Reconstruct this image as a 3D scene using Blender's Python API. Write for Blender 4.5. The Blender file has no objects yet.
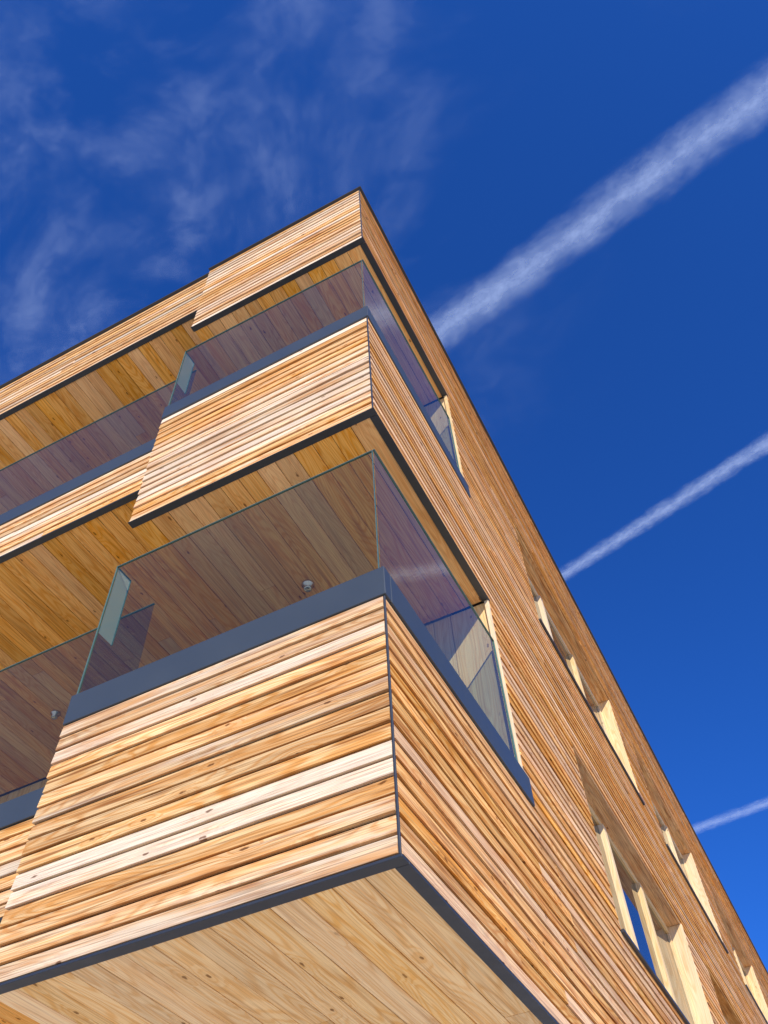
import bpy, math, random
from mathutils import Matrix, Vector
random.seed(7)
scene=bpy.context.scene
COL=bpy.context.collection

# ------------------------------------------------------------------ helpers
def link(o): COL.objects.link(o); return o
BUILD=link(bpy.data.objects.new("timber_apartment_building",None))
BUILD.location=(0,0,1.6)

class Acc:
    """collects boxes with a UV map in metres and a per-board random map"""
    def __init__(s): s.v=[];s.f=[];s.uv=[];s.rn=[]
    def prism(s,pts0,pts1,uvf,r):
        b=len(s.v);n=len(pts0)
        s.v+= [tuple(p) for p in pts0]+[tuple(p) for p in pts1]
        faces=[tuple(range(b+n-1,b-1,-1)),tuple(range(b+n,b+2*n))]
        for i in range(n):
            j=(i+1)%n
            faces.append((b+i,b+j,b+n+j,b+n+i))
        for f in faces:
            s.f.append(f)
            for k in f: s.uv.append(uvf(s.v[k])); s.rn.append(r)
    def box(s,x0,x1,y0,y1,z0,z1,axis=0):
        ox,oy=random.uniform(0,60),random.uniform(0,60)
        def uvf(p):
            a=p[axis]; rest=[p[i] for i in range(3) if i!=axis]
            return (a+ox, rest[0]+rest[1]*.97+oy)
        s.prism([(x0,y0,z0),(x1,y0,z0),(x1,y1,z0),(x0,y1,z0)],[(x0,y0,z1),(x1,y0,z1),(x1,y1,z1),(x0,y1,z1)],uvf,(random.random(),random.random()))
    def quad(s,a,b,c,d):
        k=len(s.v);s.v+=[a,b,c,d];s.f.append((k,k+1,k+2,k+3))
        s.uv+=[(0,0),(1,0),(1,1),(0,1)];s.rn+=[(0,0)]*4
    def make(s,name,mat,bevel=0,parent=BUILD,fix=True):
        me=bpy.data.meshes.new(name); me.from_pydata(s.v,[],s.f)
        u=me.uv_layers.new(name="UVMap"); r=me.uv_layers.new(name="rnd")
        for i in range(len(s.uv)):
            u.data[i].uv=s.uv[i]; r.data[i].uv=s.rn[i]
        import bmesh
        if fix:
            bm=bmesh.new();bm.from_mesh(me);bmesh.ops.recalc_face_normals(bm,faces=bm.faces);bm.to_mesh(me);bm.free()
        me.materials.append(mat)
        o=link(bpy.data.objects.new(name,me))
        if parent: o.parent=parent
        if bevel:
            m=o.modifiers.new("b",'BEVEL');m.width=bevel;m.segments=1
        return o

def nt(name):
    m=bpy.data.materials.new(name);m.use_nodes=True;t=m.node_tree;t.nodes.clear()
    return m,t,t.nodes.new("ShaderNodeOutputMaterial")
def N(t,typ,**k):
    n=t.nodes.new(typ)
    for a,b in k.items(): setattr(n,a,b)
    return n
def math_(t,op,a,b=None,c=None,clamp=False):
    n=N(t,"ShaderNodeMath",operation=op,use_clamp=clamp)
    for i,x in enumerate((a,b,c)):
        if x is None: continue
        if isinstance(x,(int,float)): n.inputs[i].default_value=x
        else: t.links.new(x,n.inputs[i])
    return n.outputs[0]
def mixc(t,fac,a,b,mode='MIX'):
    n=N(t,"ShaderNodeMix",data_type='RGBA',blend_type=mode)
    for s,x in ((0,fac),(6,a),(7,b)):
        if isinstance(x,(int,float)): n.inputs[s].default_value=x
        elif isinstance(x,tuple): n.inputs[s].default_value=(*x,1)
        else: t.links.new(x,n.inputs[s])
    return n.outputs[2]
def mrange(t,v,a,b,c=0,d=1):
    n=N(t,"ShaderNodeMapRange",interpolation_type='SMOOTHSTEP');t.links.new(v,n.inputs[0])
    for i,x in enumerate((a,b,c,d)): n.inputs[i+1].default_value=x
    return n.outputs[0]

def wood(name,light,mid,dark,bleach,bleach_amt,vary=.2,rough=.75,bump=.5,streak=1.0,stain=0.0,fibre=.32):
    m,t,out=nt(name);L=t.links.new
    uv=N(t,"ShaderNodeUVMap",uv_map="UVMap").outputs[0]
    sep=N(t,"ShaderNodeSeparateXYZ");L(uv,sep.inputs[0]);u,v=sep.outputs[0],sep.outputs[1]
    rn=N(t,"ShaderNodeUVMap",uv_map="rnd").outputs[0]
    sr=N(t,"ShaderNodeSeparateXYZ");L(rn,sr.inputs[0]);r1,r2=sr.outputs[0],sr.outputs[1]
    def vec(su,sv):
        c=N(t,"ShaderNodeCombineXYZ");L(math_(t,'MULTIPLY',u,su),c.inputs[0]);L(math_(t,'MULTIPLY',v,sv),c.inputs[1]);return c.outputs[0]
    def noise(su,sv,det=2,dist=0,rough_=.5):
        n=N(t,"ShaderNodeTexNoise",noise_dimensions='2D');L(vec(su,sv),n.inputs['Vector'])
        n.inputs['Scale'].default_value=1;n.inputs['Detail'].default_value=det;n.inputs['Distortion'].default_value=dist;n.inputs['Roughness'].default_value=rough_
        return n.outputs[0]
    vo=N(t,"ShaderNodeTexVoronoi",voronoi_dimensions='2D');L(vec(3.4,9),vo.inputs['Vector']);vo.inputs['Scale'].default_value=1
    gate=N(t,"ShaderNodeSeparateColor");L(vo.outputs['Color'],gate.inputs[0])
    g=mrange(t,gate.outputs[0],.76,.80)
    wv=noise(60,60,0)
    d=math_(t,'ADD',vo.outputs['Distance'],math_(t,'MULTIPLY_ADD',wv,.06,-.03))
    knot=math_(t,'MULTIPLY',mrange(t,d,.035,.08,1,0),g)
    halo=math_(t,'MULTIPLY',mrange(t,d,.03,.45,1,0),g)
    low=noise(.75,6,1)
    ph=math_(t,'ADD',math_(t,'MULTIPLY',low,95),math_(t,'MULTIPLY',halo,10))
    ph=math_(t,'ADD',ph,math_(t,'MULTIPLY',noise(6,60,0),1.6))
    ring=math_(t,'MULTIPLY_ADD',math_(t,'SINE',ph),.5,.5)
    ring=math_(t,'POWER',ring,1.8)
    fib=noise(2.2,170,3,0,.65)
    st=noise(.8,20,2,0)
    st2=noise(1.5,38,3)
    ringamt=math_(t,'MULTIPLY',ring,mrange(t,st,.35,.6,.65,1))
    base=mixc(t,mrange(t,ringamt,0,1,0.0,1.0),light,mid)
    base=mixc(t,mrange(t,st,.42,.66,0,.75*streak),base,mid)
    base=mixc(t,mrange(t,st2,.50,.74,0,.80*streak),base,dark)
    base=mixc(t,math_(t,'MULTIPLY',halo,.5),base,mid)
    w=math_(t,'ADD',math_(t,'MULTIPLY',r2,.6),math_(t,'MULTIPLY',noise(1.4,16,5,0,.6),1.1))
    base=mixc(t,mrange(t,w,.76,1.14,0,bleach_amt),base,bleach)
    if stain:   # broad weather stains running over several boards
        tc=N(t,"ShaderNodeTexCoord");mp=N(t,"ShaderNodeMapping");mp.inputs['Scale'].default_value=(2.2,2.2,5.5);L(tc.outputs['Object'],mp.inputs[0])
        sn=N(t,"ShaderNodeTexNoise");L(mp.outputs[0],sn.inputs['Vector']);sn.inputs['Scale'].default_value=1;sn.inputs['Detail'].default_value=4
        base=mixc(t,mrange(t,sn.outputs[0],.48,.72,0,stain),base,mixc(t,.3,mid,dark))
    base=mixc(t,mrange(t,fib,.52,.78,0,fibre*1.5),base,dark)
    base=mixc(t,math_(t,'MULTIPLY',knot,.85),base,tuple(c*.5 for c in dark))
    tone=math_(t,'MULTIPLY_ADD',r1,2*vary,1.04-vary)
    tone=math_(t,'MULTIPLY',tone,mrange(t,fib,.25,.75,1.10,1-fibre))
    hsv=N(t,"ShaderNodeHueSaturation");L(base,hsv.inputs['Color']);L(tone,hsv.inputs['Value'])
    L(math_(t,'MULTIPLY_ADD',r2,-.20,1.07),hsv.inputs['Saturation'])
    bs=N(t,"ShaderNodeBsdfPrincipled");L(hsv.outputs[0],bs.inputs['Base Color'])
    bs.inputs['Roughness'].default_value=rough;bs.inputs['Specular IOR Level'].default_value=.12
    bp=N(t,"ShaderNodeBump");bp.inputs['Strength'].default_value=bump;bp.inputs['Distance'].default_value=.002
    L(math_(t,'ADD',math_(t,'MULTIPLY',ring,-.5),math_(t,'MULTIPLY',fib,-1.2)),bp.inputs['Height']);L(bp.outputs[0],bs.inputs['Normal'])
    L(bs.outputs[0],out.inputs[0]);return m

def plain(name,col,rough=.5,metal=0,noise_amt=.12,scale=8,spec=.5):
    m,t,out=nt(name);L=t.links.new
    tc=N(t,"ShaderNodeTexCoord");n=N(t,"ShaderNodeTexNoise");L(tc.outputs['Object'],n.inputs['Vector'])
    n.inputs['Scale'].default_value=scale;n.inputs['Detail'].default_value=3
    c=mixc(t,n.outputs[0],tuple(x*(1-noise_amt) for x in col),tuple(x*(1+noise_amt) for x in col))
    bs=N(t,"ShaderNodeBsdfPrincipled");L(c,bs.inputs['Base Color']);bs.inputs['Metallic'].default_value=metal
    L(mrange(t,n.outputs[0],.3,.7,rough*.85,rough*1.15),bs.inputs['Roughness']);bs.inputs['Specular IOR Level'].default_value=spec
    L(bs.outputs[0],out.inputs[0]);return m

def glass(name,tint,f0=.07,pale_mix=0):
    """thin sheet glass: tinted transmission + Schlick reflection (same from both sides)"""
    m,t,out=nt(name);L=t.links.new
    tr=N(t,"ShaderNodeBsdfTransparent");tr.inputs[0].default_value=(*tint,1)
    base=tr.outputs[0]
    if pale_mix:  # pale diffuse colour painted in for a bright reflection
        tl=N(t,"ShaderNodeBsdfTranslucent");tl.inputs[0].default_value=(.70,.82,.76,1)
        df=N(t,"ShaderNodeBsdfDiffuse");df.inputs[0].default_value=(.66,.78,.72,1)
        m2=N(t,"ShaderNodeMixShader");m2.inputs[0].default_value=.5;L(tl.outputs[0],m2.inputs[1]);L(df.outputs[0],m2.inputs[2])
        m1=N(t,"ShaderNodeMixShader");m1.inputs[0].default_value=pale_mix;L(base,m1.inputs[1]);L(m2.outputs[0],m1.inputs[2]);base=m1.outputs[0]
    gl=N(t,"ShaderNodeBsdfGlossy");gl.inputs['Roughness'].default_value=.01;gl.inputs[0].default_value=(.97,.97,.93,1)
    ge=N(t,"ShaderNodeNewGeometry");dt=N(t,"ShaderNodeVectorMath",operation='DOT_PRODUCT')
    L(ge.outputs['Normal'],dt.inputs[0]);L(ge.outputs['Incoming'],dt.inputs[1])
    c=math_(t,'ABSOLUTE',dt.outputs['Value'])
    k=math_(t,'POWER',math_(t,'SUBTRACT',1.0,c,clamp=True),4.6)
    fac=math_(t,'MULTIPLY_ADD',k,1-f0,f0,clamp=True)
    mx=N(t,"ShaderNodeMixShader");L(fac,mx.inputs[0]);L(base,mx.inputs[1]);L(gl.outputs[0],mx.inputs[2])
    L(mx.outputs[0],out.inputs[0]);return m

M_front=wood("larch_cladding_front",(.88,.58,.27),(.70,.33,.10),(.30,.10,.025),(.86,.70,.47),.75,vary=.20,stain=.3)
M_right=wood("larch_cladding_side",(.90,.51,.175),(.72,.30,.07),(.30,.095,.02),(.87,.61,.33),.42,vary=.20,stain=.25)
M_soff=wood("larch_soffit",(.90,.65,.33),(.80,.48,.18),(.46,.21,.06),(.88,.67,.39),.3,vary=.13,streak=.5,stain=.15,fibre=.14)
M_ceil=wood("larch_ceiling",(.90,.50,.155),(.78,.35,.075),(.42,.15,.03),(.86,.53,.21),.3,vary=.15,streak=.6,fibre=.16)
M_cream=wood("spruce_frame",(.82,.61,.32),(.74,.48,.21),(.5,.3,.12),(.82,.65,.40),.4,vary=.06,bump=.1,streak=.4,fibre=.1)
M_dark=plain("black_membrane",(.010,.009,.008),.9)
M_metal=plain("anthracite_metal",(.052,.064,.072),.36,0,.08,3)
M_trim=plain("dark_trim",(.032,.037,.044),.45,0,.1)
M_conc=plain("concrete",(.38,.37,.35),.85,0,.15,4)
M_floor=plain("balcony_floor_concrete",(.50,.47,.42),.8,0,.1,5)
M_glass=glass("balustrade_glass",(.60,.67,.57),.05)
M_pale=glass("pale_reflection_glass",(.75,.80,.76),.08,.75)  # bright reflection on the side return, put into the glass colour
M_edge=plain("glass_edge",(.09,.17,.155),.2)
M_chrome=plain("brushed_steel",(.6,.6,.6),.25,1,.05)
M_win=plain("window_glass",(.015,.018,.02),.02,0,.05,2,1.0)

# ------------------------------------------------------------------ levels (m, relative to eye height)
XL=-1.83; YD=1.83; XE=-9.5; YE=26.0
B1,C1,D1,G1=1.607,2.893,3.088,4.138
B2,C2,D2,G2=4.577,5.92,6.098,7.112
B3,TOP=7.60,9.04
T=.022;GAP=.010;TILT=.006

def board_front(acc,x0,x1,z0,z1,y):
    g=GAP+random.uniform(-.0018,.0018);r=(random.random(),random.random());ox,oy=random.uniform(0,60),random.uniform(0,60)
    j=random.uniform(-.003,.003);k=j+random.uniform(-.002,.002)
    def prof(x,j): return [(x,y-.001+j,z0+g),(x,y+TILT+j,z1),(x,y+TILT+T,z1),(x,y+T,z0+g+.002)]
    acc.prism(prof(x0,j),prof(x1,k),lambda p:(p[0]+ox,p[2]+p[1]+oy),r)
def board_right(acc,y0,y1,z0,z1,x):
    g=GAP+random.uniform(-.0018,.0018);r=(random.random(),random.random());ox,oy=random.uniform(0,60),random.uniform(0,60)
    j=random.uniform(-.002,.002)
    def prof(y): return [(x+.001+j,y,z0+g),(x-TILT+j,y,z1),(x-TILT-T,y,z1),(x-T,y,z0+g+.002)]
    acc.prism(prof(y0),prof(y1),lambda p:(p[1]+ox,p[2]+p[0]+oy),r)
def split(a,b,lo=2.6,hi=4.8):
    out=[];p=a
    first=True
    while True:
        s=random.uniform(lo*.3,hi) if first else random.uniform(lo,hi)
        first=False
        q=p+s
        if q>b-.6: out.append((p,b));break
        out.append((p,q-.002));p=q
    return out
def rows(z0,z1,n): 
    h=(z1-z0)/n
    return [(z0+i*h,z0+(i+1)*h) for i in range(n)]

# window strips on the long side: (y0,y1)
WIN=[(3.55,7.0),(8.0,11.2),(12.4,15.6),(16.8,20.0),(21.2,24.4)]
WT={1:(C1,C1+20*(B2-C1)/21),2:(C2,C2+20*(B3-C2)/21)}

# ------------------------------------------------------------------ cladding
fr=Acc();rt=Acc();bk=Acc()
for z0,z1,n in ((B1,C1,16),(B2,C2,17),(B3,TOP,18)):
    for a,b in rows(z0,z1,n):
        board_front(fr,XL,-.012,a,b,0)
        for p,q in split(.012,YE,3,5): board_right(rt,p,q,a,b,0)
    bk.box(XL+.01,-.035,.035,.16,z0+.01,z1-.005)
    bk.box(-.30,-.035,.165,YE-.01,z0+.01,z1-.005)
for lv,(z0,z1) in ((1,(C1,B2)),(2,(C2,B3))):
    wt=WT[lv][1]
    for i,(a,b) in enumerate(rows(z0,z1,21)):
        if i<20:
            cur=YD
            for w0,w1 in WIN+[(YE,None)]:
                for p,q in split(cur,w0,3,5): board_right(rt,p,q,a,b,0)
                if w1: cur=w1
        else:
            for p,q in split(YD,YE,3,5): board_right(rt,p,q,a,b,0)
    cur=YD+.04
    for w0,w1 in WIN+[(YE-.01,None)]:
        bk.box(-.30,-.035,cur,w0-.003,z0+.003,wt-.003)
        if w1: cur=w1+.003
    bk.box(-.30,-.035,YD+.04,YE-.01,wt+.002,z1+.002)
# recessed left part: parapets and roof fascia
LEFT=[(2.21,2.77,.40,7,2.95,4.20),(5.36,C2-.01,.20,7,D2,7.13)]
for z0,z1,y,n,db,gt in LEFT:
    for a,b in rows(z0,z1,n):
        for p,q in split(XE,XL-.01,2.5,4): board_front(fr,p,q,a,b,y)
    bk.box(XE,XL-.012,y+.035,y+.14,z0+.01,z1-.005)
for a,b in rows(8.14,TOP,11):
    for p,q in split(XE,XL-.004,2.5,4): board_front(fr,p,q,a,b,.045)
bk.box(XE,XL-.006,.08,.2,8.15,TOP-.005)
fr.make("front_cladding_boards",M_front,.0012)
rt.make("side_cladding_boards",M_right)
bk.make("cladding_membrane",M_dark)

# ------------------------------------------------------------------ metal
mt=Acc();tr=Acc()
for c,d in ((C1,D1),(C2,D2)):
    mt.box(XL-.004,.006,-.006,.06,c+.004,d)              # front band
    mt.box(-.06,.006,.062,YD+.06,c+.004,d)                # side band
    mt.box(XL-.004,XL+.05,.062,.4,c+.004,d)
for z0,z1,y,n,db,gt in LEFT:
    mt.box(XE,XL-.006,y-.006,y+.06,z1+.004,db)
mt.make("balustrade_base_channel",M_metal,.003)
for z in (B1,B2,B3):
    e=.003 if z!=B1 else .009
    tr.box(XL-.004,.005,-.005,.05,z-e,z+.004)
    tr.box(-.05,.005,.052,YD if z!=B1 else YE,z-e,z+.004)
for z,y in ((2.21,.4),(5.36,.2),(8.14,.045)):
    tr.box(XE,XL-.006,y-.005,y+.05,z-.008,z+.003)
for z0,z1 in ((B1+.006,C1),(B2+.006,C2),(B3+.006,TOP)):
    tr.box(-.011,-.001,.001,.011,z0,z1)
# roof edge flashing
tr.box(XE,XL-.005,.018,.3,TOP+.002,TOP+.018)
tr.box(XL-.004,.022,-.022,.3,TOP+.002,TOP+.018)
tr.box(-.3,.022,.302,YE+.05,TOP+.002,TOP+.018)
tr.make("edge_trim",M_trim,.002)

# ------------------------------------------------------------------ ceilings / soffits (boards along Y)
so=Acc();ce=Acc()
def ceil(acc,x0,x1,y0,y1,z,w=.135):
    n=max(1,round((x1-x0)/w));h=(x1-x0)/n
    for i in range(n):
        for p,q in split(y0,y1,2.4,4.5):
            a=x0+i*h+.002;b=x0+(i+1)*h-.002;jz=random.uniform(-.001,.001)
            acc.box(a,b,p,q,z+jz,z+.02,axis=1)
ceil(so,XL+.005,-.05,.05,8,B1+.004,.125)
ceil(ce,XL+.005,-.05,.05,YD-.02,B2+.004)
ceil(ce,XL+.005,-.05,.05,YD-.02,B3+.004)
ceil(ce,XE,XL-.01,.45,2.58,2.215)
ceil(ce,XE,XL-.01,.25,2.58,5.366)
ceil(ce,XE,XL-.01,.10,2.58,8.146)
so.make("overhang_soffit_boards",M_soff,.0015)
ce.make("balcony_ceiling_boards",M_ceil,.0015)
gr=Acc()
for x0,x1,y0,y1,z in ((XL,-.05,.05,8,B1),(XL,-.05,.05,YD,B2),(XL,-.05,.05,YD,B3)):
    gr.box(x0+.006,x1-.001,y0+.001,y1,z+.026,z+.034)
for y0,z in ((.45,2.215),(.25,5.366),(.10,8.146)): gr.box(XE,XL-.012,y0+.001,2.6,z+.022,z+.03)
gr.make("ceiling_backing",M_dark)

# slabs, floors, roof, ground-floor core
sl=Acc()
sl.box(XL+.01,-.31,.17,YE-.02,B1+.04,B1+.30)
sl.box(XL+.01,-.31,.17,YE-.02,B2+.04,B2+.30)
sl.box(XE,XL-.02,.46,YE-.02,2.25,2.45)
sl.box(XE,XL-.02,.36,YE-.02,5.40,5.55)
sl.box(XE,-.31,.32,YE-.02,8.20,8.98)
sl.box(XL+.01,-.31,.17,2.3,B3+.04,B3+.3)
sl.make("floor_slabs",M_floor)
co=Acc()
co.box(XE,-1.2,3.5,YE,-1.6,B1-.001)
co.box(XE-.2,XE-.01,.05,YE,-1.6,9.0)
co.box(XE-.2,.0,YE+.0,YE+.2,-1.6,9.0)
co.make("ground_floor_walls",M_conc)

# back walls of the loggias (vertical boards)
bw=Acc()
def vwall(x0,x1,y,z0,z1,w=.14):
    n=round((x1-x0)/w);h=(x1-x0)/n
    for i in range(n): bw.box(x0+i*h+.002,x0+(i+1)*h-.002,y,y+.03,z0,z1,axis=2)
for z0,z1 in ((B1+.31,B2+.002),(B2+.31,B3+.002)):
    vwall(XL,-.315,YD,z0,z1)
    bw.box(-.312,-.036,YD,YD+.03,z0,z1,axis=2)
    bw.box(-.0345,-.004,YD-.022,YD-.002,z0+.99,z1-.006,axis=2)
for z0,z1 in ((2.46,5.36),(5.56,8.14)): vwall(XE,XL,2.6,z0,z1)
bw.make("balcony_back_wall",M_cream)

# ------------------------------------------------------------------ glass balustrades
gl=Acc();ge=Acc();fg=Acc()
def pane_x(x0,x1,y,z0,z1,ends=True):
    gl.quad((x0,y+.006,z0),(x1,y+.006,z0),(x1,y+.006,z1),(x0,y+.006,z1))
    ge.box(x0,x1,y-.001,y+.013,z1+.0005,z1+.004)
    if ends:
        ge.box(x0-.003,x0-.0005,y-.001,y+.013,z0,z1+.004); ge.box(x1+.0005,x1+.003,y-.001,y+.013,z0,z1+.004)
def pane_y(y0,y1,x,z0,z1,acc=gl):
    acc.quad((x+.006,y0,z0),(x+.006,y1,z0),(x+.006,y1,z1),(x+.006,y0,z1))
    ge.box(x-.001,x+.013,y0,y1,z1+.0005,z1+.004); ge.box(x-.001,x+.013,y1+.0005,y1+.004,z0,z1+.004)
for d,g in ((D1,G1),(D2,G2)):
    pane_x(XL+.012,-.032,.012,d-.02,g)
    pane_y(.012,YD-.05,-.026,d-.02,g)
    pane_y(.03,.145,XL+.002,g-.56,g,fg)  # added pale pane standing in for the reflection on the glass return
for z0,z1,y,n,db,gt in LEFT:
    for a,b in ((-9.4,-6.6),(-6.59,-4.25),(-4.24,XL-.02)): pane_x(a,b,y+.015,db-.02,gt,False)
gl.make("glass_balustrade_panes",M_glass,fix=False)
fg.make("painted_reflection_panes",M_pale,fix=False)
ge.make("glass_pane_edges",M_edge)

# ------------------------------------------------------------------ windows on the long side
wf=Acc();wg=Acc();wm=Acc();wl=Acc()
for lv in (1,2):
    z0,z1=WT[lv]
    for w0,w1 in WIN:
        X=-.22
        wl.box(X-.05,-.012,w0+.002,w1-.002,z1-.02,z1-.002,axis=1)       # head lining
        wl.box(X-.05,-.006,w0+.001,w0+.025,z0+.02,z1-.022,axis=2)
        wf.box(X-.05,-.004,w1-.03,w1-.001,z0+.02,z1-.022,axis=2)       # far reveal
        wm.box(X-.05,.02,w0-.01,w1+.01,z0-.006,z0+.018)                # sill
        n=3;st=(w1-w0-.06)/n
        wf.box(X-.05,X+.07,w0+.03,w1-.032,z1-.10,z1-.023,axis=1)
        wf.box(X-.05,X+.07,w0+.03,w1-.032,z0+.02,z0+.08,axis=1)
        for i in range(n+1):
            yc=w0+.03+i*st
            wf.box(X-.05,X+.095 if 0<i<n else X+.072,max(w0+.027,yc-.045),min(w1-.033,yc+.045),z0+.082,z1-.102,axis=2)
        wg.box(X-.04,X+.05,w0+.04,w1-.04,z0+.07,z1-.09)
wf.make("window_frames",M_cream,.002);wl.make("window_head_linings",M_right);wm.make("window_sills",M_trim,.002);wg.make("window_glazing",M_win)

# ------------------------------------------------------------------ ceiling lamps
import bmesh
def lamp(x,y,z):
    bm=bmesh.new()
    prof=[(.0,0),(.045,0),(.045,-.012),(.03,-.02),(.03,-.05),(.022,-.06),(0,-.062)]
    k=24;ringv=[]
    for r,h in prof:
        ringv.append([bm.verts.new((x+r*math.cos(2*math.pi*i/k),y+r*math.sin(2*math.pi*i/k),z+h)) for i in range(k)] if r>0 else [bm.verts.new((x,y,z+h))])
    for a,b in zip(ringv,ringv[1:]):
        for i in range(k):
            j=(i+1)%k
            if len(a)==1: bm.faces.new((a[0],b[i],b[j]))
            elif len(b)==1: bm.faces.new((a[i],b[0],a[j]))
            else: bm.faces.new((a[i],b[i],b[j],a[j]))
    bmesh.ops.recalc_face_normals(bm,faces=bm.faces)
    me=bpy.data.meshes.new("ceiling_lamp");bm.to_mesh(me);bm.free();me.materials.append(M_chrome)
    for p in me.polygons:p.use_smooth=True
    o=link(bpy.data.objects.new("ceiling_lamp",me));o.parent=BUILD
lamp(-1.07,1.05,B2+.004);lamp(-4.27,1.88,5.366)

# ------------------------------------------------------------------ ground
me=bpy.data.meshes.new("ground");s=30000
me.from_pydata([(-s,-s,0),(s,-s,0),(s,s,0),(-s,s,0)],[],[(0,1,2,3)])
m,t,out=nt("pale_gravel_paving");L=t.links.new
tc=N(t,"ShaderNodeTexCoord");n1=N(t,"ShaderNodeTexNoise");n1.inputs['Scale'].default_value=30;n1.inputs['Detail'].default_value=3;L(tc.outputs['Object'],n1.inputs['Vector'])
c=mixc(t,n1.outputs[0],(.62,.56,.47),(.76,.69,.58))
bs=N(t,"ShaderNodeBsdfPrincipled");L(c,bs.inputs['Base Color']);bs.inputs['Roughness'].default_value=.9;L(bs.outputs[0],out.inputs[0])
me.materials.append(m);link(bpy.data.objects.new("ground",me))

# ------------------------------------------------------------------ contrails & cirrus (thin ice-cloud sheets high in the sky)
H=3000.0
def cloudmat(name,kind,dens):
    m,t,out=nt(name);L=t.links.new
    uv=N(t,"ShaderNodeUVMap",uv_map="UVMap").outputs[0]
    sep=N(t,"ShaderNodeSeparateXYZ");L(uv,sep.inputs[0]);u,v=sep.outputs[0],sep.outputs[1]
    def noise(su,sv,det,dist=0,ro=.55):
        c=N(t,"ShaderNodeCombineXYZ");L(math_(t,'MULTIPLY',u,su),c.inputs[0]);L(math_(t,'MULTIPLY',v,sv),c.inputs[1])
        n=N(t,"ShaderNodeTexNoise",noise_dimensions='2D');L(c.outputs[0],n.inputs['Vector']);n.inputs['Scale'].default_value=1
        n.inputs['Detail'].default_value=det;n.inputs['Distortion'].default_value=dist;n.inputs['Roughness'].default_value=ro;return n.outputs[0]
    if kind=='trail':   # u: widths along, v: -1..1 across
        wob=math_(t,'MULTIPLY_ADD',noise(.5,.0,2),.24,-.12)
        vv=math_(t,'ABSOLUTE',math_(t,'ADD',v,wob))
        edge=math_(t,'ADD',vv,math_(t,'MULTIPLY_ADD',noise(2.0,1.8,6,.1,.62),.75,-.375))
        a=mrange(t,edge,-.25,.9,1,0)
        a=math_(t,'MULTIPLY',a,mrange(t,noise(6,5,4,.1,.7),.3,.75,.75,1))
        a=math_(t,'MULTIPLY',a,mrange(t,math_(t,'ABSOLUTE',v),.55,1,1,0))
    else:               # wispy patches; u,v in units of the altitude
        a=mrange(t,noise(3.2,4.4,6,.4,.6),.44,.78,0,1)
        a=math_(t,'MULTIPLY',a,mrange(t,noise(16,22,4,.3,.6),.3,.7,.25,1))
        c=N(t,"ShaderNodeCombineXYZ");L(math_(t,'MULTIPLY',math_(t,'ADD',u,.45),.7),c.inputs[0]);L(math_(t,'SUBTRACT',v,.15),c.inputs[1])
        rr=N(t,"ShaderNodeVectorMath",operation='LENGTH');L(c.outputs[0],rr.inputs[0])
        a=math_(t,'MULTIPLY',a,mrange(t,rr.outputs['Value'],.08,.65,1,0))
    a=math_(t,'MULTIPLY',a,dens,clamp=True)
    df=N(t,"ShaderNodeBsdfDiffuse");df.inputs[0].default_value=(.88,.92,1,1)
    tl=N(t,"ShaderNodeBsdfTranslucent");tl.inputs[0].default_value=(.78,.93,1,1)
    ad=N(t,"ShaderNodeMixShader");ad.inputs[0].default_value=.8;L(df.outputs[0],ad.inputs[1]);L(tl.outputs[0],ad.inputs[2])
    tp=N(t,"ShaderNodeBsdfTransparent");mx=N(t,"ShaderNodeMixShader");L(a,mx.inputs[0]);L(tp.outputs[0],mx.inputs[1]);L(ad.outputs[0],mx.inputs[2])
    L(mx.outputs[0],out.inputs[0]);return m
def trail(p0,p1,w0,w1,dens,h):
    a=Vector((*p0,1))*h;b=Vector((*p1,1))*h;d=(b-a).normalized();n=Vector((-d.y,d.x,0))
    ln=(b-a).length;k=12;vs=[];fs=[];uvs=[]
    for i in range(k+1):
        f=i/k;w=(w0+(w1-w0)*f)*h;c=a.lerp(b,f);vs+=[c-n*w/2,c+n*w/2]
        uvs.append(f*ln/((w0+w1)/2*h))
    for i in range(k): fs.append((2*i,2*i+2,2*i+3,2*i+1))
    me=bpy.data.meshes.new("contrail");me.from_pydata(vs,[],fs);ul=me.uv_layers.new(name="UVMap")
    off=random.uniform(0,40)
    for p in me.polygons:
        for li,vi in zip(p.loop_indices,p.vertices): ul.data[li].uv=(uvs[vi//2]+off,-1 if vi%2==0 else 1)
    me.materials.append(cloudmat("contrail_ice",'trail',dens));link(bpy.data.objects.new("contrail",me))
trail((-.34,.515),(.62,.319),.072,.100,.46,H)
trail((-.34,.99),(.50,.765),.034,.062,.46,H*1.02)
trail((-.5,1.77),(.5,1.66),.06,.065,.42,H*1.04)
me=bpy.data.meshes.new("cirrus_cloud");h=H*1.1
x0,x1,y0,y1=-1.6,.6,-.6,.9
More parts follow.
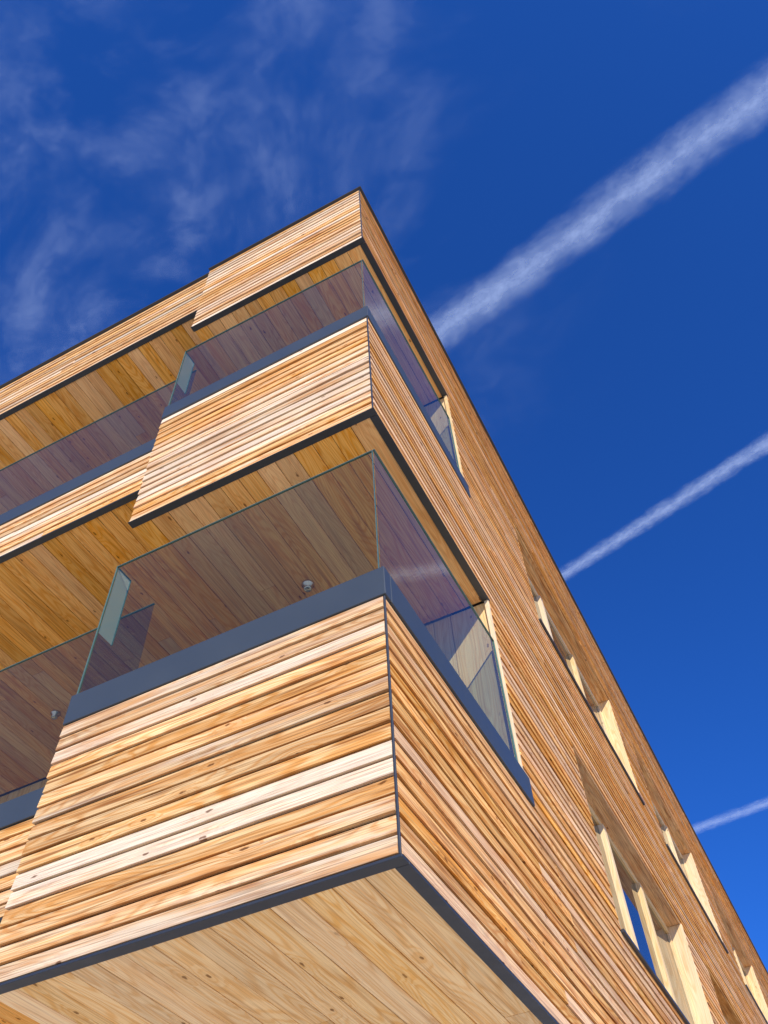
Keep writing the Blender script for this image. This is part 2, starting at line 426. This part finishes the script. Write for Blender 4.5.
me.from_pydata([(x0*h,y0*h,h),(x1*h,y0*h,h),(x1*h,y1*h,h),(x0*h,y1*h,h)],[],[(0,1,2,3)])
ul=me.uv_layers.new(name="UVMap")
for i,c in enumerate(((x0,y0),(x1,y0),(x1,y1),(x0,y1))): ul.data[i].uv=c
me.materials.append(cloudmat("cirrus_ice",'cirrus',.19));link(bpy.data.objects.new("cirrus_cloud",me))

# ------------------------------------------------------------------ light
el=math.radians(33);az=math.radians(145)   # azimuth clockwise from +Y
sd=Vector((math.sin(az)*math.cos(el),math.cos(az)*math.cos(el),math.sin(el)))
sun=bpy.data.lights.new("sun",'SUN');sun.energy=5.0;sun.angle=math.radians(.53);sun.color=(1,.93,.81)
so_=link(bpy.data.objects.new("sun",sun));so_.rotation_euler=sd.to_track_quat('Z','Y').to_euler()
w=bpy.data.worlds.new("World");scene.world=w;w.use_nodes=True;t=w.node_tree;t.nodes.clear()
sk=N(t,"ShaderNodeTexSky");sk.sky_type='NISHITA';sk.sun_disc=False;sk.sun_elevation=el;sk.sun_rotation=az
sk.altitude=1500;sk.air_density=1.0;sk.dust_density=.2;sk.ozone_density=4
cc=mixc(t,1.0,sk.outputs[0],(.24,.80,1.80),'MULTIPLY')
bg=N(t,"ShaderNodeBackground");bg.inputs[1].default_value=.115;t.links.new(cc,bg.inputs[0])
wo=N(t,"ShaderNodeOutputWorld");t.links.new(bg.outputs[0],wo.inputs[0])
scene.view_settings.view_transform='Standard';scene.view_settings.look='None';scene.view_settings.exposure=0

# ------------------------------------------------------------------ camera
r0=Vector((0.889143,0.455735,-0.041589));r1=Vector((-0.387015,0.700336,-0.59979));r2=Vector((-0.244219,0.549395,0.799076))
cam=bpy.data.cameras.new("camera");c=link(bpy.data.objects.new("camera",cam))
mat=Matrix((( r0.x,-r1.x,-r2.x,1.0947),(r0.y,-r1.y,-r2.y,-2.4085),(r0.z,-r1.z,-r2.z,1.6),(0,0,0,1)))
c.matrix_world=mat
cam.sensor_fit='VERTICAL';cam.sensor_height=36;cam.lens=859.43/1024*36;cam.clip_end=60000;cam.clip_start=.05
scene.camera=c
